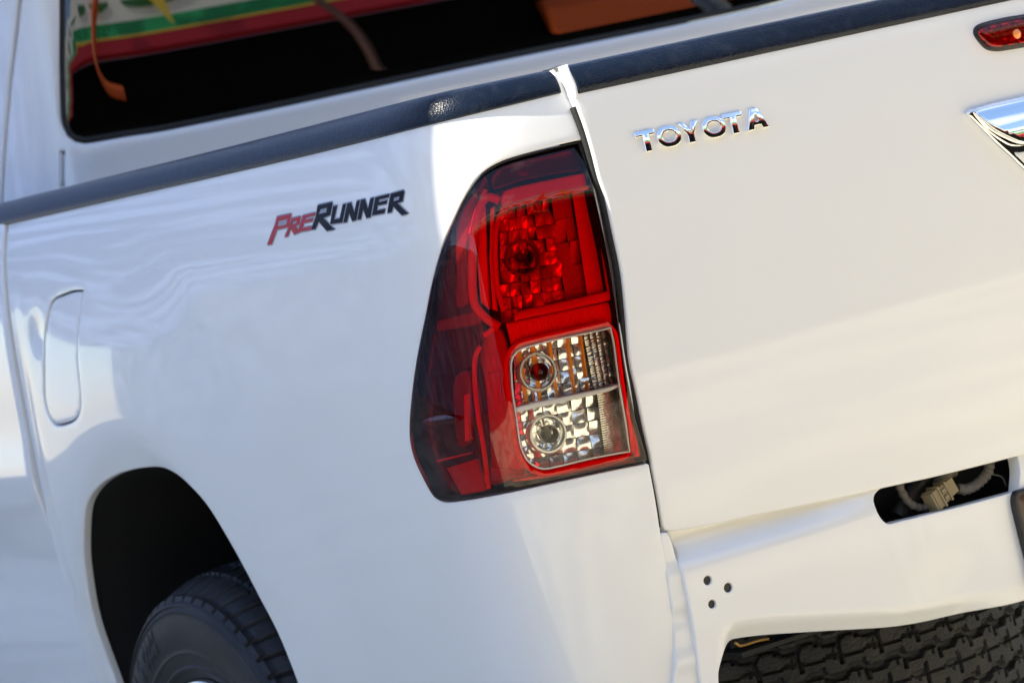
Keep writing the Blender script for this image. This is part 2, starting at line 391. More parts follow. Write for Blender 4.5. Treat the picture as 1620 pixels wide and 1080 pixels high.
LAMP = [(921, 221, 1), (876, 231), (834, 242), (796, 254), (770, 268), (751, 286), (732, 317), (715, 353), (698, 394), (684, 444), (673, 500), (665, 539), (655, 598), (649, 658), (649.5, 693), (656, 723), (670, 755), (687, 785), (701, 793.5), (729, 792), (788, 782), (877, 763), (966, 744), (1026, 732, 1),
        (1019, 706), (1005.5, 658), (991, 584), (982, 524), (971, 450), (960, 389), (946, 325), (935, 269)]
ARCH = [(154, 1080), (140, 983), (134, 893), (133, 835), (138, 796), (156, 769), (183, 751), (218, 741), (253, 739), (276, 748), (299, 767), (331, 804), (373, 874), (408, 940), (440, 1002), (471, 1080)]
FUEL = [(132, 459, 1), (115, 460), (97.5, 466), (86, 472), (79, 483), (74, 505), (70, 535), (69, 580), (70, 630), (76, 655), (85.5, 671), (97, 673), (115, 667), (125, 655), (128.5, 635), (126.5, 605), (123, 570), (123, 535), (127, 492)]
RLOW = [(-60, 369), (0, 356), (80, 337), (173, 313), (260, 294), (346, 277), (430, 256), (518, 235), (600, 213), (680, 194), (720, 184), (759, 174), (820, 160), (885, 144)]
RUP = [(-60, 336), (0, 322), (80, 302), (173, 277), (277, 253), (346, 237), (430, 215), (519, 192), (600, 168), (680, 153), (720, 142), (747, 134), (798, 123), (874, 111)]

def side_outline():
    top = inv(S, RLOW); c_ = np.polyfit(top[:, 0]-1, top[:, 1], 4); top[:, 1] = np.polyval(c_, top[:, 0]-1)+.002; edge = inv(S, [(885, 144), (874, 111), (887, 106), (893, 125), (898, 146), (912, 185), (923, 219), (910, 240), (927, 318), (942, 385), (953, 448), (965, 524), (974, 584), (988, 658), (1003, 711), (1013, 728), (1027, 734), (1037, 787), (1045, 839), (1051, 873), (1059, 915), (1066, 955), (1072, 1025), (1070, 1080)])
    front = inv(S, [(158, 1090), (146, 1040), (98, 870), (57, 700), (35, 570), (20, 480), (5, 400), (-6, 345)])
    return top, edge, front
top, edge, front = side_outline()
zt = inv(S, [(-6, 357)])[0]
# clean bed-front edge: a vertical line in the truck at constant Y
sf = float(np.median(front[:, 0])); print('bed front s', front[:, 0].round(3))
s_arch_front = inv(S, [(140, 983)])[0]; s_arch_back = inv(S, [(471, 1080)])[0]
arch_uv = inv(S, ARCH)
arch_uv[:, 0] = 1.60+np.where(arch_uv[:, 0] > 1.60, .068*np.tanh((arch_uv[:, 0]-1.60)/.068), arch_uv[:, 0]-1.60)
front[:, 0] = 1.712
a0, a1 = arch_uv[0], arch_uv[-1]
pts = []
pts += [(*p, 0) for p in top[1:]]; pts[-1] = (*top[-1], 1)
pts += [(*p, 1 if i in (1, 2, 4, 6, 7, 15, 16) else 0) for i, p in enumerate(edge)][1:]
lastx = edge[-1]
pts += [(lastx[0], .48, 1)]
print('arch', arch_uv.round(3).tolist())
pts += [(a1[0]-.005, .40, 1)] + [(*p, 0) for p in arch_uv[::-1]] + [(a0[0]+.0, .40, 1)]
pts += [(front[0][0]+.03, .40, 1)] + [(*p, 0) for p in front[:]] + [(zt[0], zt[1], 1)]
outer = resample(pts, True, .008)
if area(outer) < 0: outer = outer[::-1]
bed = patch('bed_side', S, outer, [cpx(S, LAMP, step=.006), cpx(S, FUEL, step=.005)], 0, .0022, .009, .011, M['paint'], truck)
fuel = cpx(S, FUEL, step=.005)
patch('fuel_door', S, offset_poly(fuel, -.0028), [], -.0012, .0016, .012, .010, M['paint'], bed)
patch('gap_backing', S, offset_poly(fuel, .006), [], -.012, 0, .003, .03, M['void'], bed)
# rail cap over the bed side
def sec(H): return [(-.012, -.002), (.0, -.003), (.0035, -.001), (.0048, .002), (.0054, H*.30), (.0050, H*.48), (.0038, H*.64), (.0016, H*.78), (-.0015, H*.89), (-.006, H*.97), (-.012, H), (-.045, H+.001), (-.055, H-.003), (-.055, -.01)]
def fit(px, deg):
    uv = inv(S, px); c = np.polyfit(uv[:, 0]-1, uv[:, 1], deg); a = np.linspace(uv[:, 0].min(), uv[:, 0].max(), 200); return np.column_stack([a, np.polyval(c, a-1)])
lowuv = fit(RLOW, 4); upuv = lowuv + np.array([0, .031])
uvu = fit(RUP, 4); upuv = np.column_stack([lowuv[:, 0], np.interp(lowuv[:, 0], uvu[:, 0], uvu[:, 1])]); print('rail', lowuv[::30].round(3).tolist(), upuv[::30, 1].round(3))
strip('bed_rail_cap', S, lowuv, upuv, sec, M['rail'], truck)
# metal bracket tip closing the cap
patch('rail_end_tip', S, cpx(S, [(875, 109, 1), (893, 101.5, 1), (895, 104.5, 1), (877, 112.5, 1)], step=.003), [], .006, .001, .03, .006, M['metal'], truck)

# lettering on the bed side
def Z(p): return (400+p[0]/6.231, 290+p[1]/6.228, 1)
GL = [('r', [(243, 328), (384, 299), (362, 428), (242, 455), (190, 598), (146, 606), (225, 400)], [(258, 372), (345, 352), (335, 405), (245, 425)]),
 ('r', [(388, 345), (474, 324), (464, 402), (425, 420), (470, 480), (412, 502), (378, 445), (350, 520), (316, 528), (370, 410)], [(402, 375), (440, 366), (434, 393), (392, 403)]),
 ('r', [(496, 318), (622, 286), (612, 316), (528, 336), (520, 362), (600, 342), (590, 372), (508, 392), (494, 440), (585, 420), (572, 458), (448, 480)], None),
 ('d', [(645, 215), (785, 183), (790, 200), (768, 310), (700, 340), (795, 440), (815, 452), (735, 468), (655, 375), (620, 450), (580, 456), (625, 330)], [(672, 255), (737, 240), (730, 285), (655, 302)]),
 ('d', [(797, 226), (836, 218), (806, 355), (862, 345), (893, 208), (925, 200), (886, 385), (768, 402)], None),
 ('d', [(937, 197), (974, 188), (1005, 290), (1030, 175), (1060, 166), (1025, 360), (985, 372), (955, 290), (932, 380), (897, 388)], None),
 ('d', [(1072, 162), (1110, 155), (1140, 255), (1165, 148), (1200, 140), (1165, 330), (1125, 342), (1092, 250), (1070, 350), (1037, 358)], None),
 ('d', [(1214, 138), (1352, 104), (1342, 137), (1250, 159), (1245, 187), (1330, 167), (1322, 198), (1235, 217), (1228, 267), (1310, 250), (1300, 292), (1180, 315)], None),
 ('d', [(1367, 102), (1488, 68), (1498, 85), (1480, 175), (1430, 195), (1515, 280), (1538, 295), (1475, 312), (1390, 225), (1372, 282), (1332, 292), (1352, 170)], [(1398, 140), (1452, 127), (1444, 163), (1388, 178)])]
back = []
for col, o_, h_ in GL:
    ou = cpx(S, [Z(p) for p in o_], step=.004, smooth=False); hh = [cpx(S, [Z(p) for p in h_], step=.004, smooth=False)] if h_ else []
    patch('letter', S, ou, hh, .0010, .0002, .0005, .02, M['redink' if col == 'r' else 'darkink'], bed)
    patch('letter_border', S, offset_poly(ou, .0016), [], .0006, .0001, .0004, .02, M['silverink'], bed)

# cab side panel in front of the bed
u0 = max(front[:, 0])
fr = [(p[0]+.007, p[1], 0) for p in front]
cs = [(front[0][0]+.037, .40, 1)] + fr + [(fr[-1][0], 1.262, 1), (4.1, 1.262, 1), (4.1, .40, 1)]
patch('cab_side_panel', SC, resample(cs, True, .012), [], 0, .005, .02, .018, M['cabpaint'], truck)
gp = [(front[0][0]-.02, .40, 1)] + [(p[0]-.03, p[1], 0) for p in front] + [(front[-1][0]-.03, 1.24, 1), (front[-1][0]+.06, 1.24, 1)] + [(p[0]+.05, p[1], 0) for p in front[::-1]] + [(front[0][0]+.09, .40, 1)]
patch('gap_backing', S, resample(gp, True, .02), [], -.022, 0, .003, .04, M['void'], truck)

# ---------------- cab rear
cabe = link('cab', None, truck, world=False, loc=(0, 1.0, 0)); cabe.location = (0, .6, 0)
WIN_PX = [(96, -60), (95, 0), (94, 100), (95, 178), (98, 199), (106, 215), (118, 224), (133, 227), (160, 223), (200, 216), (259, 207), (432, 172), (700, 119.5), (838, 87), (1000, 52), (1273, 0)]
wu = inv(K, WIN_PX)
sR = inv(K, [(1273, 0)])[0][0]; smid = .95  # centre of cab (X=0) in arc length
smid = float(np.interp(0, -K.q[:, 0], K.L))
left = [(*p, 0) for p in wu]
half = [p for p in left if p[0] > smid]
half = [(2*smid-.0+.0-(p[0]) if False else p[0], p[1], 0) for p in half]
ztop = 1.70
half[0] = (half[1][0]-.025, ztop-.03, 0)
half = [(half[1][0]-.06, ztop, 0)] + half
zb = np.mean([p[1] for p in half[-3:]])
smw = smid-.09
win = half + [(smw, zb, 0)] + [(2*smw-p[0], p[1], 0) for p in reversed(half)]
winr = resample(win, True, .012)
seam = lambda px, w_, S_: np.vstack([(lambda a: np.column_stack([a[:, 0]+w_, a[:, 1]]))(resample([tuple(p) for p in inv(S_, px)], False, .01)), (lambda a: np.column_stack([a[:, 0]-w_, a[:, 1]])[::-1])(resample([tuple(p) for p in inv(S_, px)], False, .01))])
DS = [(38, -60), (31, 0), (25, 55), (18, 112), (13, 165), (8, 220), (5, 270), (2.5, 325), (1, 360)]
ds = inv(K, DS); print('door seam', ds.round(3).tolist())
dsr = resample([(*p, 0) for p in ds], False, .02)
cab_out = [(.10, 1.12, 1), (.10, 1.78, 1)] + [(dsr[0][0]-.004-.03, 1.78, 1)] + [(p[0]-.004, p[1], 0) for p in dsr] + [(dsr[-1][0]-.004, 1.12, 1)]
notch = cpx(K, [(98.2, 236, 1), (99.6, 236, 1), (98.4, 300, 1), (97.0, 300, 1)], step=.01, smooth=False)
patch('rear_panel', K, resample(cab_out, True, .015), [winr, notch], 0, .004, .02, .014, M['cabpaint'], cabe, hrnd=.007,
      bulge=lambda uv: -.006*sstep(zb-.018, zb-.045, uv[:, 1])*sstep(max(p[0] for p in win)-.01, max(p[0] for p in win)-.05, uv[:, 0]))
patch('window_seal', K, offset_poly(winr, -.001), [offset_poly(winr, -.010)], -.003, .003, .02, .02, M['seal'], cabe)
gb = lambda uv: -((uv[:, 1]-1.40)**2)/(2*3.4)
patch('rear_window', K, offset_poly(winr, -.009), [], -.005, .001, .004, .02, M['glass'], cabe, bulge=gb)
do = [(p[0]+.004, p[1], 0) for p in dsr]
patch('door_frame', K, resample([(do[-1][0], 1.12, 1)]+do[::-1]+[(do[0][0]-.03, 1.78, 1), (3.0, 1.78, 1), (3.0, 1.12, 1)], True, .02), [], .001, .004, .02, .02, M['cabpaint'], cabe)
patch('gap_backing', K, resample([(p[0]-.03, p[1], 0) for p in dsr]+[(p[0]+.03, p[1], 0) for p in dsr[::-1]], True, .03), [], -.016, 0, .002, .05, M['void'], cabe)
rt = K.pt(np.column_stack([np.linspace(.1, 3.0, 80), np.full(80, 1.775)]), -.004)
cen = rt.mean(0)
V = [p for p in rt]+[p*[.6, 1, 1]+[0, .25, .07] for p in rt]; n = len(rt)
mesh('roof', V+[(0, 2.6, 1.87)], [(i, i+1, n+i+1, n+i) for i in range(n-1)]+[(n+i, n+i+1, 2*n) for i in range(n-1)], M['cabpaint'], cabe)
box('cab_interior', (-.60, 1.75, .9), (.60, 2.9, 1.74), M['void'], cabe)

# ---------------- tailgate
TGL = [(903, 137), (907, 150), (915, 170), (928, 206), (939, 244), (949, 283), (959, 311), (971, 367), (984, 430), (991, 497), (997, 569), (1008, 620), (1019, 675), (1030, 725), (1043, 794), (1049, 832)]
TGT = [(899, 140), (913, 136), (1036, 113), (1194, 82), (1320, 55), (1478, 24), (1578, 1), (1700, -26)]
TGB = [(1052, 838), (1060, 840), (1079, 838), (1138, 827), (1197, 814), (1257, 802), (1330, 787), (1415, 768), (1471, 756), (1545, 738), (1608, 722), (1690, 703)]
tl = inv(T, TGL); tt = inv(T, TGT); tb = inv(T, TGB)
print('tailgate left x', tl[:, 0].round(3), 'top z', tt[:, 1].round(3), 'bot z', tb[:, 1].round(3))
TG = [(*p, 0) for p in tl]+[(*p, 0) for p in tb]; TG[len(tl)-1] = (*tl[-1], 0)
ztg = float(np.mean(tt[1:, 1]))
lo_ = [(-p[0], p[1], 0) for p in reversed(TG)]
tgo = [(tl[0][0], ztg+.004, 1)]+TG+lo_+[(-tl[0][0], ztg+.004, 1)]
tg = patch('tailgate', T, resample(tgo, True, .009), [], 0, .0025, .03, .012, M['paint'], truck)
TGU = [(899, 102.6), (1036, 75), (1194, 45), (1320, 16), (1392, 0), (1578, -42)]
tu = inv(T, TGU); tw = inv(T, TGT[1:])
zu = float(np.mean(tu[:, 1])); print('tg cap', zu, ztg)
xs = np.linspace(tw[0][0]-.002, -tw[0][0]+.002, 100)
def sec2(H): return [(-.02, -.006), (.0, -.005), (.004, -.002), (.006, .003), (.006, H*.5), (.004, H-.008), (.001, H-.003), (-.004, H), (-.012, H+.001), (-.055, H+.002), (-.06, H-.004), (-.06, -.03)]
lw = np.column_stack([xs, np.full(100, ztg)]); up_ = np.column_stack([xs, np.full(100, zu)])
strip('tailgate_rail_cap', T, lw, up_, sec2, M['rail'], tg)
# white edge of the tailgate running up beside the cap, and dark jamb behind the shut line
patch('tailgate_corner', T, cpx(T, [(889, 105, 1), (897, 102, 1), (906, 120), (913, 135), (914, 146), (911, 156), (906, 146), (902, 135), (896, 122)], step=.004), [], .0022, .0025, .03, .008, M['paint'], tg)
jl = inv(T, [(895, 150), (1040, 850)])
jb = resample([(jl[0][0]-.004, ztg-.01, 1), (jl[0][0]+.05, ztg-.01, 1), (jl[1][0]+.04, jl[1][1], 1), (jl[1][0]-.03, jl[1][1], 1)], True, .03, False)
patch('jamb', T, jb, [], -.030, 0, .004, .05, M['void'], truck)
ws = [(x-7.0, y) for x, y in TGL[2:-3]]+[(x-4.5, y) for x, y in TGL[-3:]]
tube('weather_strip', pathpx(T, ws, -.0095), .0050, M['seal'], truck, 8)
for px_ in ((948, 262), (962, 305), (966, 335)):
    p = P3(T, px_, -.008); lathe('bump_stop', [(-.006, 0), (-.006, .005), (.0, .006), (.003, .004), (.004, 0)], p, (0, -1, 0), M['black'], truck, 16)

# TOYOTA letters (chrome)
def ell(n=36, rx=.5, ry=.5, e=2.3):
    return [(.5+rx*np.sign(math.cos(t))*abs(math.cos(t))**(2/e), .5+ry*np.sign(math.sin(t))*abs(math.sin(t))**(2/e), 0) for t in np.linspace(0, 2*math.pi, n, endpoint=False)]
Gt = dict(T=([(0, 1, 1), (1, 1, 1), (1, .74, 1), (.66, .74, 1), (.66, 0, 1), (.34, 0, 1), (.34, .74, 1), (0, .74, 1)], None),
 O=(ell(), ell(24, .27, .25, 2.1)),
 Y=([(0, 1, 1), (.32, 1, 1), (.5, .64, 1), (.68, 1, 1), (1, 1, 1), (.65, .42, 1), (.65, 0, 1), (.35, 0, 1), (.35, .42, 1)], None),
 A=([(.34, 1, 1), (.66, 1, 1), (1, 0, 1), (.70, 0, 1), (.645, .19, 1), (.355, .19, 1), (.30, 0, 1), (0, 0, 1)], [(.42, .40, 1), (.58, .40, 1), (.5, .70, 1)]))
for ch, x0, wd in (('T', 1008, 31), ('O', 1040.5, 37), ('Y', 1075, 34.5), ('O', 1112, 36), ('T', 1146, 31), ('A', 1179, 34.5)):
    y0 = 243.5-.205*(x0-1010)
    def mp_(p): return (x0+p[0]*wd-7.2*p[1], y0-.205*wd*p[0]-33.5*p[1], p[2])
    o_, h_ = Gt[ch]
    ou = cpx(T, [mp_(p) for p in o_], step=.002, smooth=False); hh = [cpx(T, [mp_(p) for p in h_], step=.002, smooth=False)] if h_ else []
    zc = (ou[:, 1].min()+ou[:, 1].max())/2
    patch('letter', T, ou, hh, .0055, .0008, .006, .003, M['chrome'], tg, bulge=lambda uv: -((uv[:, 1]-zc)**2)*4.0-.115*(uv[:, 1]-zc), ang=70)

# stop lamp and handle, mirrored about the middle of the tailgate
def half_px(pts, step=.004, grow=0, S_=T, off=0.):
    uv = [(*a, p[2] if len(p) > 2 else 0) for a, p in zip(inv(S_, pts, off), pts)]
    q = uv+[(-a, b, c) for a, b, c in reversed(uv)]
    r = resample(q, True, step)
    return offset_poly(r, grow) if grow else r
SL = [(1620, 22.5), (1590, 27.5), (1558, 35), (1545, 40), (1539.5, 47), (1540, 56), (1549, 69), (1560, 79), (1578, 82), (1600, 79), (1620, 75.5)]
sl_o = half_px(SL)
stop = patch('stop_lamp', T, sl_o, [], .002, .003, .01, .01, M['black'], tg)
patch('reflector', T, offset_poly(sl_o, -.006), [], .003, .001, .002, .006, M['reflector2'], stop, bulge=lambda uv: .0016*np.sin(uv[:, 0]*330)*np.cos(uv[:, 1]*260))
patch('lens', T, offset_poly(sl_o, -.002), [], .009, .005, .004, .006, M['redlens'], stop, bulge=lambda uv: -6*(uv[:, 1]-uv[:, 1].mean())**2)
p = P3(T, (1606, 55), .005); lathe('bulb', [(-.002, .0), (-.002, .006), (.004, .006), (.007, .003), (.008, 0)], p, (0, -1, 0), M['amber'], stop, 16)
BZ = [(1720, 131), (1620, 152), (1560, 166), (1532, 174), (1525.5, 179), (1528, 186), (1545, 204), (1570, 229), (1592, 249), (1620, 276), (1650, 300), (1720, 300)]
hd = patch('tailgate_handle', T, half_px(BZ), [], .009, .003, .012, .010, M['chrome'], tg)
LV = [(1720, 134), (1620, 155.5), (1560, 169), (1536, 176), (1532, 180, 0), (1545, 194), (1563, 211), (1590, 226), (1602, 229.5), (1620, 229), (1720, 208)]
lv = half_px(LV); lz = lv[:, 1].mean()
patch('lever', T, lv, [], .017, .002, .006, .006, M['chrome'], hd, bulge=lambda uv: -((uv[:, 1]-lz)**2)*2.6-.27*(uv[:, 1]-lz), ang=60)
IN = [(1720, 219), (1620, 240), (1597, 244, 1), (1620, 266), (1650, 291), (1720, 292)]
patch('insert', T, half_px(IN), [], .0105, .002, .004, .01, M['paint'], hd)

# ---------------- roll pan below the tailgate
SLOT = [(1400, 771), (1393, 773), (1384.5, 781), (1382.5, 793), (1388, 809), (1397, 823), (1406, 828.5), (1425, 824), (1527, 799), (1612, 776, 1), (1614, 746), (1606, 705, 1), (1500, 735), (1440, 755)]
pl = [(1068, 866), (1075, 890), (1083, 916), (1099, 1003), (1109, 1080)]
pb = [(1136, 1090), (1138, 1065), (1143, 1044), (1149, 1030), (1158, 1018), (1170, 1011), (1217, 1004.5), (1316, 998), (1415, 992), (1474, 983), (1533, 969), (1620, 951)]
pu = inv(PN, pl); pbu = inv(PN, pb); _o = np.argsort(pbu[2:, 0]); _x = pbu[2:, 0][_o]; _z = pbu[2:, 1][_o]
LIP = lambda x, z: .013*sstep(.021, .0, z-np.interp(x, _x, _z))*sstep(_x[0]-.004, _x[0]+.03, x)*(1-.75*sstep(-.36, -.24, x))
pano = [(pu[0][0]-.012, .745, 1)]+[(*p, 0) for p in pu]+[(pu[-1][0]+.004, .50, 1), (pbu[0][0], .50, 1)]+[(*p, 0) for p in pbu[1:]]+[(0, pbu[-1][1], 1), (0, .745, 1)]
holes = [cpx(PN, SLOT, step=.005)]
for (hx, hy, hr) in ((1120, 917.5, 7.2), (1152.5, 929, 7.6), (1127, 955, 6.7)):
    c_ = inv(PN, [(hx, hy)])[0]; holes.append(np.array([c_+hr/1370*np.array([1.06*math.cos(t), math.sin(t)]) for t in np.linspace(0, 2*math.pi, 22, endpoint=False)]))
# right half of the pan mirrors the left
pan = patch('roll_pan', PN, resample(pano, True, .006), holes, 0, .003, .02, .007, M['paint'], truck, hrnd=.0012)
SLU = holes[0]
for h in holes[1:]:
    c_ = h.mean(0); patch('hole_backing', PN, offset_poly(h, .003), [], -.0035, 0, .004, .01, M['black'], pan)  # black disc close behind each hole gives it its darkness
PN2 = Rear(lambda x, z: panf(-x, z), -.3, .78, .45, .78)
patch('roll_pan', PN2, np.array([(-a, b) for a, b in resample(pano, True, .008)]), [], 0, .003, .02, .012, M['paint'], truck, hrnd=.002)
# filler strip between bed corner and pan
fl = [(1046, 843, 1), (1058, 842), (1067, 866), (1082, 916), (1098, 1003), (1108, 1080), (1110, 1095, 1), (1064, 1095, 1), (1068, 1025), (1062, 955), (1048, 873)]
patch('corner_filler', T, cpx(T, fl, .008, step=.006), [], .008, .003, .03, .008, M['paint'], truck, bulge=lambda uv: .0016*np.sin(uv[:, 1]*70)+.0010*np.sin(uv[:, 1]*190+1))
# slot contents
box('slot_back', (-.62, .075, .56), (.62, .08, .74), M['void'], truck)
box('slot_floor', (-.62, .03, .545), (.62, .075, .55), M['void'], truck)
w1 = pathpx(PN, [(1418, 755), (1427, 778), (1440, 796), (1456, 803), (1470, 800)], -.030)
tube('cable_conduit', w1, .0050, M['conduit'], pan, 10, 6, step=.0015)
w2 = pathpx(PN, [(1566, 728), (1562, 748), (1545, 766), (1528, 774), (1515, 772)], -.024)
tube('cable_conduit', w2, .0062, M['conduit'], pan, 12, 5, step=.0012)
w3 = pathpx(PN, [(1460, 757), (1448, 774), (1440, 785), (1420, 818)], -.050)
tube('bracket_tube', w3, .012, M['black'], pan, 12)
w4 = pathpx(PN, [(1508, 742), (1492, 756), (1483, 770)], -.036); tube('cable_conduit', w4, .008, M['conduit'], pan, 10, 6, step=.002)
for a_, b_ in (((1570, 750), (1592, 768)), ((1600, 740), (1606, 770))):
    tube('thin_wire', pathpx(PN, [a_, ((a_[0]+b_[0])/2+4, (a_[1]+b_[1])/2-5), b_], -.03), .0011, M['conduit'], pan, 6)
c0 = P3(PN, (1471, 796), -.018); c1 = P3(PN, (1505, 766), -.022); ax = (c1-c0)/np.linalg.norm(c1-c0)
sd = np.cross(ax, [0, 1, 0]); sd /= np.linalg.norm(sd); dn = np.cross(ax, sd); L_ = np.linalg.norm(c1-c0)
def obx(c, l0, l1, w_, d_):
    return [c+ax*l+sd*a*w_+dn*b*d_ for l in (l0, l1) for a, b in ((-1, -1), (1, -1), (1, 1), (-1, 1))]
V = []; F = []
for l0, l1, w_, d_ in ((0, L_*.30, .0115, .009), (L_*.30, L_*.36, .0135, .0105), (L_*.36, L_*.60, .0105, .008), (L_*.60, L_*.66, .0125, .010), (L_*.66, L_, .0095, .0075), (L_*.08, L_*.14, .0125, .0100)):
    b = len(V); V += obx(c0, l0, l1, w_, d_); F += [tuple(b+i for i in f) for f in ((0, 3, 2, 1), (4, 5, 6, 7), (0, 1, 5, 4), (1, 2, 6, 5), (2, 3, 7, 6), (3, 0, 4, 7))]
for k in (-.5, .5):
    b = len(V); V += [v+sd*k*.009-dn*.0 for v in obx(c0, L_*.40, L_*.56, .0022, .0105)]; F += [tuple(b+i for i in f) for f in ((0, 3, 2, 1), (4, 5, 6, 7), (0, 1, 5, 4), (1, 2, 6, 5), (2, 3, 7, 6), (3, 0, 4, 7))]
mesh('wiring_connector', V, F, M['cream'], pan, smooth=False)
PLT = [(1720, 750), (1640, 768), (1612, 775), (1605, 781), (1604, 795), (1612, 828), (1624, 875), (1638, 925), (1660, 945), (1720, 935)]
plo = half_px(PLT, S_=Rear(lambda x, z: 0*x-.012, -.78, .3, .45, .78))
PP = Rear(lambda x, z: 0*x-.012, -.78, .78, .4, .8)
pt_ = patch('number_plate_frame', PP, plo, [offset_poly(plo, -.007)], .002, .002, .008, .01, M['black'], truck)
patch('plate', PP, offset_poly(plo, -.006), [], -.001, .0005, .004, .03, M['plate'], pt_)

# ---------------- wheel house, chassis
ap = offset_poly(resample([(a1[0], .2, 1)]+[(*p, 0) for p in arch_uv[::-1]]+[(a0[0]-.02, .2, 1)], True, .02), .007)
aw3 = S.pt(ap); n = len(ap); V = []; F = []
V += [tuple(p) for p in S.pt(ap, -.0085)]
for x in (-.84, -.50): V += [(x, p[1], p[2]) for p in aw3]
for q in range(2): F += [(q*n+i, q*n+(i+1) % n, (q+1)*n+(i+1) % n, (q+1)*n+i) for i in range(n)]
F.append(tuple(2*n+i for i in range(n)))
mesh('wheelhouse', V, F, M['void'], truck)
box('underbody', (-.62, 1.0, .25), (.62, 1.05, .72), M['void'], truck)
box('bed_floor', (-.66, .05, .745), (.66, 1.5, .76), M['void'], truck)
box('bed_front_wall', (-.80, 1.50, .745), (.80, 1.52, 1.20), M['cabpaint'], truck)
def tyre(name, c, axis, R0, Rb, W, m, parent, kind, n=720, t0=0, t1=2*math.pi):
    ax = np.array(Vector(axis).normalized()); a = np.array(Vector(axis).orthogonal().normalized()); b_ = np.cross(ax, a)
    s_ = R0-Rb
    pr = [(.035, Rb-.012), (.022, Rb), (.012, Rb+.012), (.004, Rb+s_*.30), (.0, Rb+s_*.50), (.004, Rb+s_*.70), (.010, Rb+s_*.78), (.016, Rb+s_*.84)]
    pr = spl(pr, 60)
    tw = np.linspace(.024, W-.024, 90); h = (tw-W/2)/(W/2-.026); tr = np.column_stack([tw, R0-(.018 if kind == 'road' else .008)*np.abs(h)**3.5-.004*h*h])
    prof = np.vstack([pr, tr, np.column_stack([W-pr[::-1, 0], pr[::-1, 1]])]); k = len(prof); k0 = len(pr); k1 = k0+len(tr)
    th = np.linspace(t0, t1, n, endpoint=False); TH, _ = np.meshgrid(th, np.arange(k), indexing='ij')
    Wd = np.tile(prof[:, 0], (n, 1)); Rr = np.tile(prof[:, 1], (n, 1)); U = (Wd-W/2)/(W/2-.026); idx = np.tile(np.arange(k), (n, 1))
    tread = (idx >= k0-6) & (idx < k1+6)
    def gr(x, w_): return sstep(w_, w_*.55, np.abs(x))
    if kind == 'road':
        P_ = 2*math.pi/62; ph = TH + .10*np.abs(U)**2*0 + .045*np.sin(U*3.0)
        lat = np.where(np.abs(U) > .42, gr(((ph+P_/2) % P_)-P_/2, .0125), 0)
        ph2 = TH+.08*U; lat2 = np.where(np.abs(U) < .62, .8*gr((ph2 % (P_*1.0))-P_/2, .0065), 0)
        circ = np.maximum.reduce([gr(U-c_, .045) for c_ in (-.30, .30)]+[.9*gr(U-c_, .028) for c_ in (-.64, .64)])
        g_ = np.maximum.reduce([lat, lat2, circ]); Rr = Rr - np.where(tread, .0075*g_, 0)
        sip = gr(((ph*1.0) % P_)-P_*.02, .0028); Rr -= np.where(tread & (np.abs(U) > .5), .003*sip, 0)
    else:
        P_ = 2*math.pi/44; zz = .035*(2*np.abs(((TH/P_) % 1)*2-1)-1)
        zz2 = .035*np.tanh(3*np.sin(TH*2*math.pi/P_/1.0)); circ = np.maximum.reduce([gr(U-c_+zz2, .05) for c_ in (-.62, -.12, .40, .80)]+[.6*gr(U-c_-zz2*.6, .018) for c_ in (-.37, .14, .60)])
        cell = np.floor((U+1)*4); lat = .9*gr(((TH+P_*.5*(cell % 2)+.02*U) % P_)-P_/2, .0075)
        sip = .5*gr((((TH+P_*.25+P_*.5*(cell % 2)) % P_)-P_/2), .004)*(np.abs(((U+1)*4 % 1)-.5) < .25)
        sip2 = .5*gr(((U+1)*4 % 1)-.5, .06)*(np.abs(((TH+P_*.25) % P_)/P_-.5) < .14)
        Rr = Rr - np.where(tread, .008*np.maximum.reduce([circ, lat, sip, sip2]), 0)
    # sidewall relief
    sw = (idx < k0-4); rel = (Rr-Rb)/s_
    lines = gr(rel-.76, .022)*.003+gr(rel-.69, .012)*.0022+gr(rel-.14, .03)*.003+gr(rel-.30, .02)*.002
    hsh = np.sin(np.floor(TH*17)*12.9898)*43758.5453; hsh = hsh-np.floor(hsh)
    blk = (hsh > .3) & (rel > .40) & (rel < .66) & (np.sin(TH*2+2.2) > .1)
    blk2 = (((TH*17) % 1) > .25) & ~((np.abs(rel-.46-.12*hsh) < .03) & (((TH*17) % 1) > .5))
    Wd = Wd - np.where(sw, lines+.0018*(blk & blk2), 0)
    shl = (rel > .84) & (rel < .98) & sw
    Wd = Wd + np.where(shl, .0022*gr(((TH+.004) % (2*math.pi/62))-math.pi/62, .012), 0)
    P = np.array(c)[None, None]+ax*Wd[..., None]+(a*np.cos(TH)[..., None]+b_*np.sin(TH)[..., None])*Rr[..., None]
    i = np.arange(n)[:, None]; q = np.arange(k-1)[None]; j = (i+1) % n
    if t1-t0 < 6.2: i = i[:-1]; j = j[:-1]
    F = np.stack([i*k+q, j*k+q, j*k+q+1, i*k+q+1], -1).reshape(-1, 4)
    me = bpy.data.meshes.new(name); me.from_pydata(P.reshape(-1, 3).tolist(), [], F.tolist()); me.materials.append(m); me.shade_smooth()
    try: me.set_sharp_from_angle(angle=R_(38))
    except Exception: pass
    return link(name, me, parent)
WC = (-.905, 1.0, .355)
wh = link('wheel', None, truck); wh.location = (WC[0], WC[1]-1.0, WC[2])
tyre('tyre', WC, (1, 0, 0), .352, .207, .265, M['tyre'], wh, 'road', n=1240)
lathe('rim', [(.018, .209), (.012, .207), (.010, .201), (.018, .195), (.026, .186), (.041, .181), (.051, .14), (.041, .07), (.036, .0)], WC, (1, 0, 0), M['rim'], wh, 96)
wh2 = link('wheel', None, truck); wh2.location = (-WC[0], 0, WC[2])
tyre('tyre', (-WC[0], 1.0, .355), (-1, 0, 0), .352, .222, .265, M['tyre'], wh2, 'road', n=200)

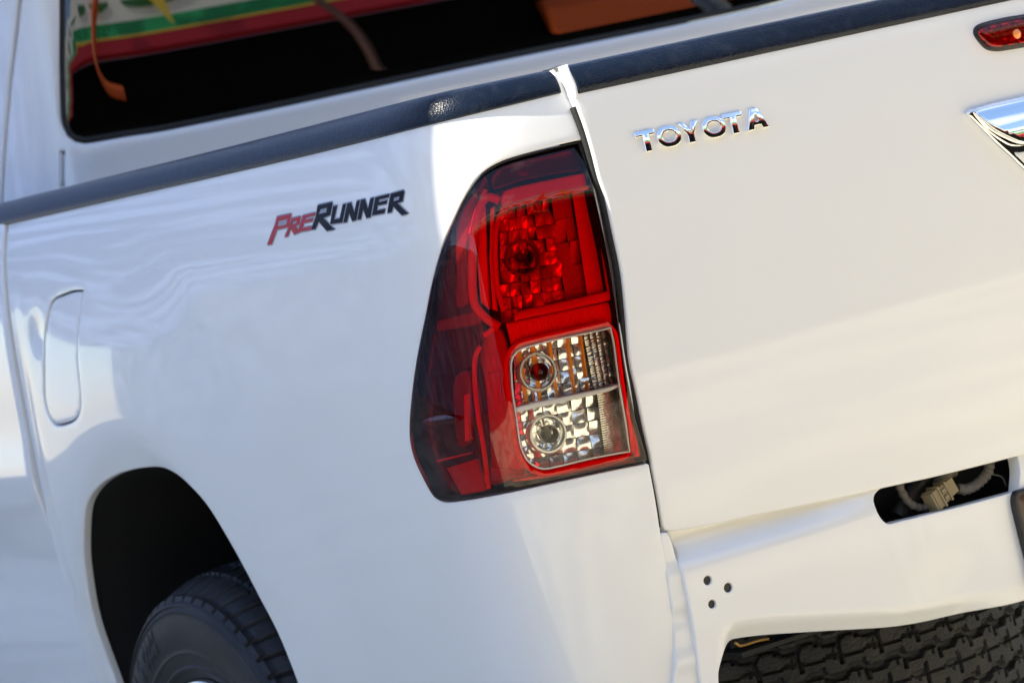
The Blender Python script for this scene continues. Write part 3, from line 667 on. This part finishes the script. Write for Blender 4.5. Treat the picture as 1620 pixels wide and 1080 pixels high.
sp = thing('spare_tyre', 'dusty black spare tyre with zigzag tread hanging flat beneath the roll pan', 'spare tyre', (-.29, .52, .285))
tyre('tyre', (-.29, .52, .285), (0, 0, 1), .375, .22, .27, M['spare'], sp, 'truck', n=1000)
lathe('rim', [(.03, .225), (.02, .21), (.10, .2), (.12, .0)], (-.29, .52, .285), (0, 0, 1), M['void'], sp, 48)
wt = tube('yellow_wire', pathpx(PN, [(1163, 1016), (1170, 1021), (1180, 1019), (1200, 1013), (1216, 1010)], -.03), .0018, M['brass'], truck, 8)

# ---------------- tail light
tlp = link('tail_light', None, truck); tlp.location = (-.85, -.95, .98)
lamp = cpx(S, LAMP, step=.005)
CLEAR = [(806.5, 585), (807, 570), (812, 559), (821, 551.5), (834, 546.5), (870, 537), (907, 529), (966.5, 516.5, 1), (972, 539), (981, 607), (992, 672), (997.5, 715.5, 1), (936, 727), (877, 741), (860, 743.5), (845, 739), (831, 727), (821, 703), (814.5, 658), (809, 620)]
clear = cpx(S, CLEAR, step=.004)
patch('housing', S, offset_poly(lamp, -.001), [], -.044, 0, .004, .02, M['darkred'], tlp)
patch('housing_wall', S, offset_poly(lamp, -.0012), [offset_poly(lamp, -.0030)], -.003, .0006, .041, .02, M['void'], tlp)
patch('red_lens', S, offset_poly(lamp, -.0012), [offset_poly(clear, -.0005)], .003, .003, .012, .009, M['redlens'], tlp, hrnd=.0008, bulge=lambda uv: -1.7*np.maximum(0, uv[:, 1]-1.085)**2)
patch('clear_lens', S, clear, [], .003, .0008, .003, .010, M['clearlens'], tlp)

# smoked side bezel (wraps the side of the truck)
BEZ = [(768, 275), (756, 290), (741, 318), (726, 352), (708, 394), (694, 444), (683, 500), (675, 545), (665, 600), (659, 660), (659, 693), (666, 722), (680, 752), (696, 778), (706, 785), (730, 783), (768, 776, 1),
       (766, 700), (762, 640), (758, 600), (750, 560), (764, 530), (766, 515), (748, 490), (744, 430), (745, 380), (752, 335), (775, 300)]
patch('side_bezel', S, cpx(S, BEZ, -.014), [], -.014, .003, .028, .007, M['darkred'], tlp,
      bulge=lambda uv: .0008*np.maximum(0, np.sin(uv[:, 0]*420)*np.sin(uv[:, 1]*330+uv[:, 0]*100))*(uv[:, 1] > 1.0))
patch('side_panel', S, cpx(S, [(684, 528, 1), (745, 518, 1), (756, 548), (748, 580), (700, 592), (676, 598, 1)], -.010), [], -.009, .002, .006, .008, M['darkred'], tlp)
patch('side_panel', S, cpx(S, [(690, 508, 1), (750, 492, 1), (760, 512), (700, 524, 1), (688, 524)], -.009), [], -.010, .003, .006, .008, M['midred'], tlp)
patch('side_reflex', S, cpx(S, [(716, 600), (740, 590), (744, 660), (742, 700), (722, 706), (716, 660)], -.008), [], -.010, .002, .006, .006, M['midred'], tlp)
patch('side_panel', S, cpx(S, [(735, 624, 1), (742, 622, 1), (744, 696, 1), (737, 698, 1)], -.008), [], -.006, .0012, .006, .006, M['redplast'], tlp)
patch('side_panel', S, cpx(S, [(690, 728, 1), (742, 716, 1), (742, 718.5, 1), (690, 731, 1)], -.008), [], -.008, .0006, .006, .006, M['redplast'], tlp)
patch('side_panel', S, cpx(S, [(722, 350), (740, 318), (757, 300), (757, 312), (744, 352), (740, 400), (742, 470), (738, 482), (722, 486), (722, 440)], -.009), [], -.0085, .002, .006, .006, M['midred'], tlp)
# hexagonal relief cells on the bezel
for r_ in range(7):
    for c_ in range(4):
        cx_ = 702+c_*12+(6 if r_ % 2 else 0)-(r_-3)*1.6; cy_ = 400+r_*14-c_*2.4
        if cx_ < 672+max(0, 500-cy_)*.22+10: continue
        hx = [(cx_+6.0*math.cos(t), cy_+8.5*math.sin(t), 1) for t in np.linspace(math.pi/6, 2*math.pi+math.pi/6, 6, endpoint=False)]
        patch('hexagon_cell', S, cpx(S, hx, -.012, .01, False), [], -.0115, .0010, .002, .02, M['darkred'], tlp)
# oval index bumps on the lens
def bump_oval(c, rx, ry, rot):
    ps = [(c[0]+rx*math.cos(t)*math.cos(rot)-ry*math.sin(t)*math.sin(rot), c[1]+rx*math.cos(t)*math.sin(rot)+ry*math.sin(t)*math.cos(rot)) for t in np.linspace(0, 2*math.pi, 16, endpoint=False)]
    o = cpx(S, ps, .003, .002); cc = o.mean(0)
    return patch('lens_bump', S, o, [], .003, .0012, .002, .0025, M['redlens'], tlp, bulge=lambda uv: .006*np.clip(1-((uv[:, 1]-cc[1])/(np.ptp(o[:, 1])/2))**2, 0, 1))
bump_oval((717, 413), 17, 4.5, -.15); bump_oval((702, 664), 27, 8, -.06)
# bright red light guides
def bar(nm, pts, off, r=.003, d=.01, m='redplast', gsz=.006, **k): return patch(nm, S, cpx(S, pts, off), [], off, r, d, gsz, M[m], tlp, **k)
bar('light_guide', [(792, 316), (800, 302), (830, 293), (862, 286), (926, 273, 1), (932, 296, 1), (900, 302), (860, 311), (822, 322), (806, 328), (797, 330)], -.012, m='whiteplast')
def ribs(uv): return .0011*np.sin(uv[:, 0]*2*math.pi/.0042)
bar('light_guide', [(812, 500, 1), (824, 492), (860, 484), (968, 459, 1), (972, 474, 1), (880, 494), (812, 508, 1)], -.008, m='whiteplast')
bar('ribbed_guide', [(800, 512, 1), (840, 504), (900, 491), (972, 476, 1), (977, 510, 1), (900, 523), (840, 535), (808, 545, 1)], -.013, m='redplast', gsz=.0011, bulge=ribs)
bar('top_bezel', [(790, 262), (830, 249), (880, 238), (916, 230), (927, 266), (880, 276), (830, 286), (797, 297), (780, 300), (776, 280)], -.016, m='darkred')
for pth, r_, mm in (([(790, 318), (776, 312), (764, 318), (753, 350), (748, 395), (747, 440), (750, 478), (762, 497), (778, 510), (790, 517)], .0052, 'whiteplast'),
                    ([(768, 300), (757, 330), (745, 370)], .003, 'whiteplast'),
                    ([(797, 335), (789, 345), (784, 380), (785, 430), (789, 465), (797, 492)], .003, 'redplast'),
                    ([(766, 530), (776, 524), (788, 512)], .0035, 'whiteplast'),
                    ([(760, 548), (752, 565), (751, 600), (757, 660), (764, 700), (772, 760), (774, 772)], .0028, 'redplast'),
                    ([(933, 282), (944, 335), (955, 395), (963, 450), (966, 468)], .0035, 'whiteplast'),
                    ([(975, 512), (986, 575), (996, 640), (1006, 712), (1007, 722)], .004, 'whiteplast'),
                    ([(797, 335), (803, 328), (830, 320), (880, 308), (932, 297)], .0022, 'redplast'),
                    ([(768, 766), (820, 756), (900, 742), (1003, 722)], .0015, 'midred')):
    tube('light_guide', pathpx(S, pth, -.010), r_, M[mm], tlp, 10)
rim_pts = offset_poly(clear, .0038)[::3]
tube('window_rim', S.pt(rim_pts, -.005), .0040, M['redplast'], tlp, 10, closed=True)
tube('window_rim', S.pt(offset_poly(clear, -.0016)[::2], .0005), .0011, M['whiteplast'], tlp, 8, closed=True)
# inner left column between side bezel and clear window
bar('inner_column', [(768, 530), (790, 520), (802, 545), (800, 580), (806, 640), (814, 700), (832, 740), (800, 752), (778, 756), (772, 700), (762, 620), (758, 560)], -.026, m='colred', gsz=.01)
bar('column_step', [(756, 330, 1), (768, 318, 1), (770, 400, 1), (774, 490, 1), (760, 478, 1), (755, 420, 1)], -.016, m='redplast', r=.0015)
bar('column_step', [(776, 330, 1), (783, 326, 1), (779, 400, 1), (786, 492, 1), (779, 490, 1), (774, 410, 1)], -.020, m='redplast', r=.001)
bar('lower_guide', [(810, 752, 1), (1004, 726, 1), (1006, 731, 1), (900, 750, 1), (812, 762, 1)], -.014, m='redplast', r=.001)
bar('lower_guide', [(706, 740, 1), (752, 726, 1), (768, 776, 1), (730, 783, 1)], -.0085, m='colred', r=.001)
for q_ in ([(772, 590), (792, 585), (795, 650), (778, 656)], [(762, 735), (830, 745), (836, 752), (780, 768)], [(776, 560), (786, 556), (788, 575), (778, 578)]):
    bar('column_step', [(*p, 1) for p in q_], -.024, m='colred', r=.0015)
# reflectors
facets('red_reflector', S, [(790, 328), (872, 312), (896, 500), (792, 512)], 6, 9, -.030, .0028, M['softref'], tlp, tilt=.55, bowl=.004, gapk=.97)
facets('red_reflector', S, [(872, 312), (905, 304), (930, 492), (896, 500)], 2, 5, -.032, .0015, M['colred'], tlp, tilt=.3)
facets('ribbed_reflector', S, [(905, 304), (938, 296), (966, 462), (930, 474)], 1, 34, -.022, .0010, M['redplast'], tlp, sub=4)
facets('signal_reflector', S, [(812, 545), (925, 522), (944, 612), (815, 645)], 5, 5, -.034, .0026, M['reflector'], tlp, tilt=.2, bowl=.004, gapk=.96)
facets('ribbed_reflector', S, [(922, 524), (970, 514), (984, 606), (940, 617)], 5, 26, -.024, .0009, M['reflector2'], tlp, tilt=.05, sub=4)
facets('reverse_reflector', S, [(811, 650), (948, 618), (962, 728), (826, 748)], 6, 5, -.034, .0026, M['reflector'], tlp, tilt=.2, bowl=.004, gapk=.96)
facets('ribbed_reflector', S, [(944, 618), (984, 608), (1000, 720), (958, 729)], 1, 30, -.024, .0010, M['reflector2'], tlp, sub=4)
# amber slivers between signal facets
for x0, w_ in ((815, 9), (838, 8), (866, 6), (895, 5), (917, 4)):
    y0 = 548-.2*(x0-812)
    bar('amber_strip', [(x0, y0, 1), (x0+w_, y0-1, 1), (x0+w_*1.2+11, y0+92, 1), (x0+14, y0+93, 1)], -.026, r=.001, d=.01, m='amber')
# divider bar
bar('divider', [(812, 645, 1), (850, 636), (960, 613), (979, 607, 1), (980, 612, 1), (960, 620), (850, 645), (813, 654, 1)], -.004, r=.0015, d=.03, m='whiteplast')
def bulb(px_, r, mring, mglass, off=-.026, metalcore=True):
    c = P3(S, px_, off); ax = (CP-c); ax = ax/np.linalg.norm(ax); ax = ax*.05+np.array([-.22, -1, .0]); ax /= np.linalg.norm(ax)
    lathe('bulb_ring', [(-.012, r*1.30), (.002, r*1.30), (.004, r*1.24), (.004, r*1.12), (.001, r*1.05), (-.004, r*1.0), (-.010, r*.95), (-.014, r*.7), (-.016, r*.66), (-.012, r*.62), (-.016, r*.55), (-.018, 0)], c, ax, mring, tlp, 40)
    lathe('bulb', [(-.016, r*.45), (-.004, r*.52), (.006, r*.60), (.013, r*.58), (.018, r*.44), (.022, r*.22), (.023, 0)], c, ax, mglass, tlp, 32)
    lathe('filament_base', [(-.016, r*.40), (-.006, r*.36), (-.004, r*.2), (-.004, 0)], c, ax, M['metal'], tlp, 20)
bulb((827, 408), .0165, M['midred'], M['bulbglass'])
bulb((850, 588), .0175, M['reflector'], M['amberglass'])
bulb((866, 686), .0175, M['reflector'], M['bulbglass'])

# ================================================================== surroundings mirrored in the truck, and unseen things added for its shade
shop = thing('shop_front', 'shop front with striped white, green and red fascia, mirrored in rear window', 'shop', (6, -9, 0))
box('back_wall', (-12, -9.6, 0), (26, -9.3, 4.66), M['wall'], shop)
def band(nm, z0, z1, m, y=-9.0): return box(nm, (-12, y-.3, z0), (26, y, z1), M[m], shop)
band('red_band', 4.66, 4.88, 'redband', -8.99); band('yellow_band', 4.882, 4.915, 'yellow', -8.985); band('green_band', 4.917, 5.14, 'green', -8.99); band('white_band', 5.142, 5.85, 'whiteband', -9.0)
for i in range(24):
    cx_ = -8+i*1.4; V = [(cx_, -8.97, 4.40)]+[(cx_+.5*math.cos(t), -8.97, 5.48-.15*abs(math.sin(t))) for t in np.linspace(math.pi, 2*math.pi, 12)]
    V = [(x, -8.97, z) for x, y, z in V[1:]]; nv = len(V); V += [(x, -9.0, z) for x, y, z in V]
    mesh('arch_print', V, [tuple(range(nv)), tuple(range(2*nv-1, nv-1, -1))]+[(k, k+nv, (k+1) % nv+nv, (k+1) % nv) for k in range(nv)], M['arc'], shop, smooth=False)
# unseen L-shaped shade sheet, cut so sun reaches only the corner behind the tailgate
A0 = S.pt(inv(S, [(691, 270)]))[0]; e0 = A0+SUN*(2.9-A0[2])/SUN[2]
B0 = S.pt(inv(S, [(720, 500)]))[0]; xe = (B0+SUN*(2.9-B0[2])/SUN[2])[0]
wdir = S.pt(inv(S, [(688, 195)]))[0]-S.pt(inv(S, [(699, 375)]))[0]; nn = np.cross(SUN, wdir); ed = np.array([-nn[1], nn[0], 0]); ed /= np.linalg.norm(ed)
if ed[0] < 0: ed = -ed
print('awning edge', e0, ed, xe, A0, wdir)
aw = thing('shade_awning', 'unseen blue canopy on grey posts, shaped and coloured to shade the truck', 'shade_awning', (-1.0, 3.0, 0))
kx = (xe-e0[0])/ed[0]; q0 = e0+ed*kx; q1 = e0+ed*4.0
V = [q0, q1, (q1[0], 28, 2.9), (-12.9, 28, 2.9), (-12.9, -.35, 2.9), (xe, -.35, 2.9)]; V = [np.array(v) for v in V]; n = 6
V += [v+np.array([0, 0, .02]) for v in V]
mesh('canvas_roof', V, [(0, 1, 2, 3), (0, 3, 4, 5), (9, 8, 7, 6), (11, 10, 9, 6)]+[(i, i+n, (i+1) % n+n, (i+1) % n) for i in range(n)], M['canvas'], aw, smooth=False)
p0 = np.array([-5.1, 0, 0]); p1 = np.array([q1[0]-.1, 0, 0])
for p in ((-12.7, 27.9), (p1[0], 27.9), (-12.7, -.25), (p1[0], q1[1]+.2)):
    lathe('post', [(0, .03), (2.9, .03)], (p[0], p[1], 0), (0, 0, 1), M['post'], aw, 12)

tag(box('added_shade_wall', (-13.3, -20, 0), (-13, 30, 3.4), M['bluewall']), 'unseen blue grey wall added left of the truck to darken and tint its side', 'wall')  # unseen wall added to darken and tint the truck's side

tube('orange_pipe', [(2.1, -8.7, 5.85), (1.78, -8.7, 5.47), (.62, -8.7, 4.6), (.79, -8.7, 4.13), (1.82, -8.7, 3.95)], .11, M['orange'], shop, 10, step=.05)
box('orange_panel', (6.8, -9.2, 3.2), (9.8, -9.1, 4.3), M['orange'], shop)
tube('leg_stand_in', [(4.2, -8.6, 5.9), (4.55, -8.6, 5.0), (4.81, -8.6, 4.24), (4.86, -8.6, 3.2)], .04, M['pinkish'], shop, 10, step=.05)  # thin bar added in place of legs mirrored in the rear window
mesh('pennant', [(3.05, -8.8, 5.75), (3.35, -8.8, 5.75), (3.33, -8.8, 4.92), (3.05, -8.83, 5.75), (3.35, -8.83, 5.75), (3.33, -8.83, 4.92)], [(0, 1, 2), (5, 4, 3), (0, 3, 4, 1), (1, 4, 5, 2), (2, 5, 3, 0)], M['yellow'], shop, smooth=False)
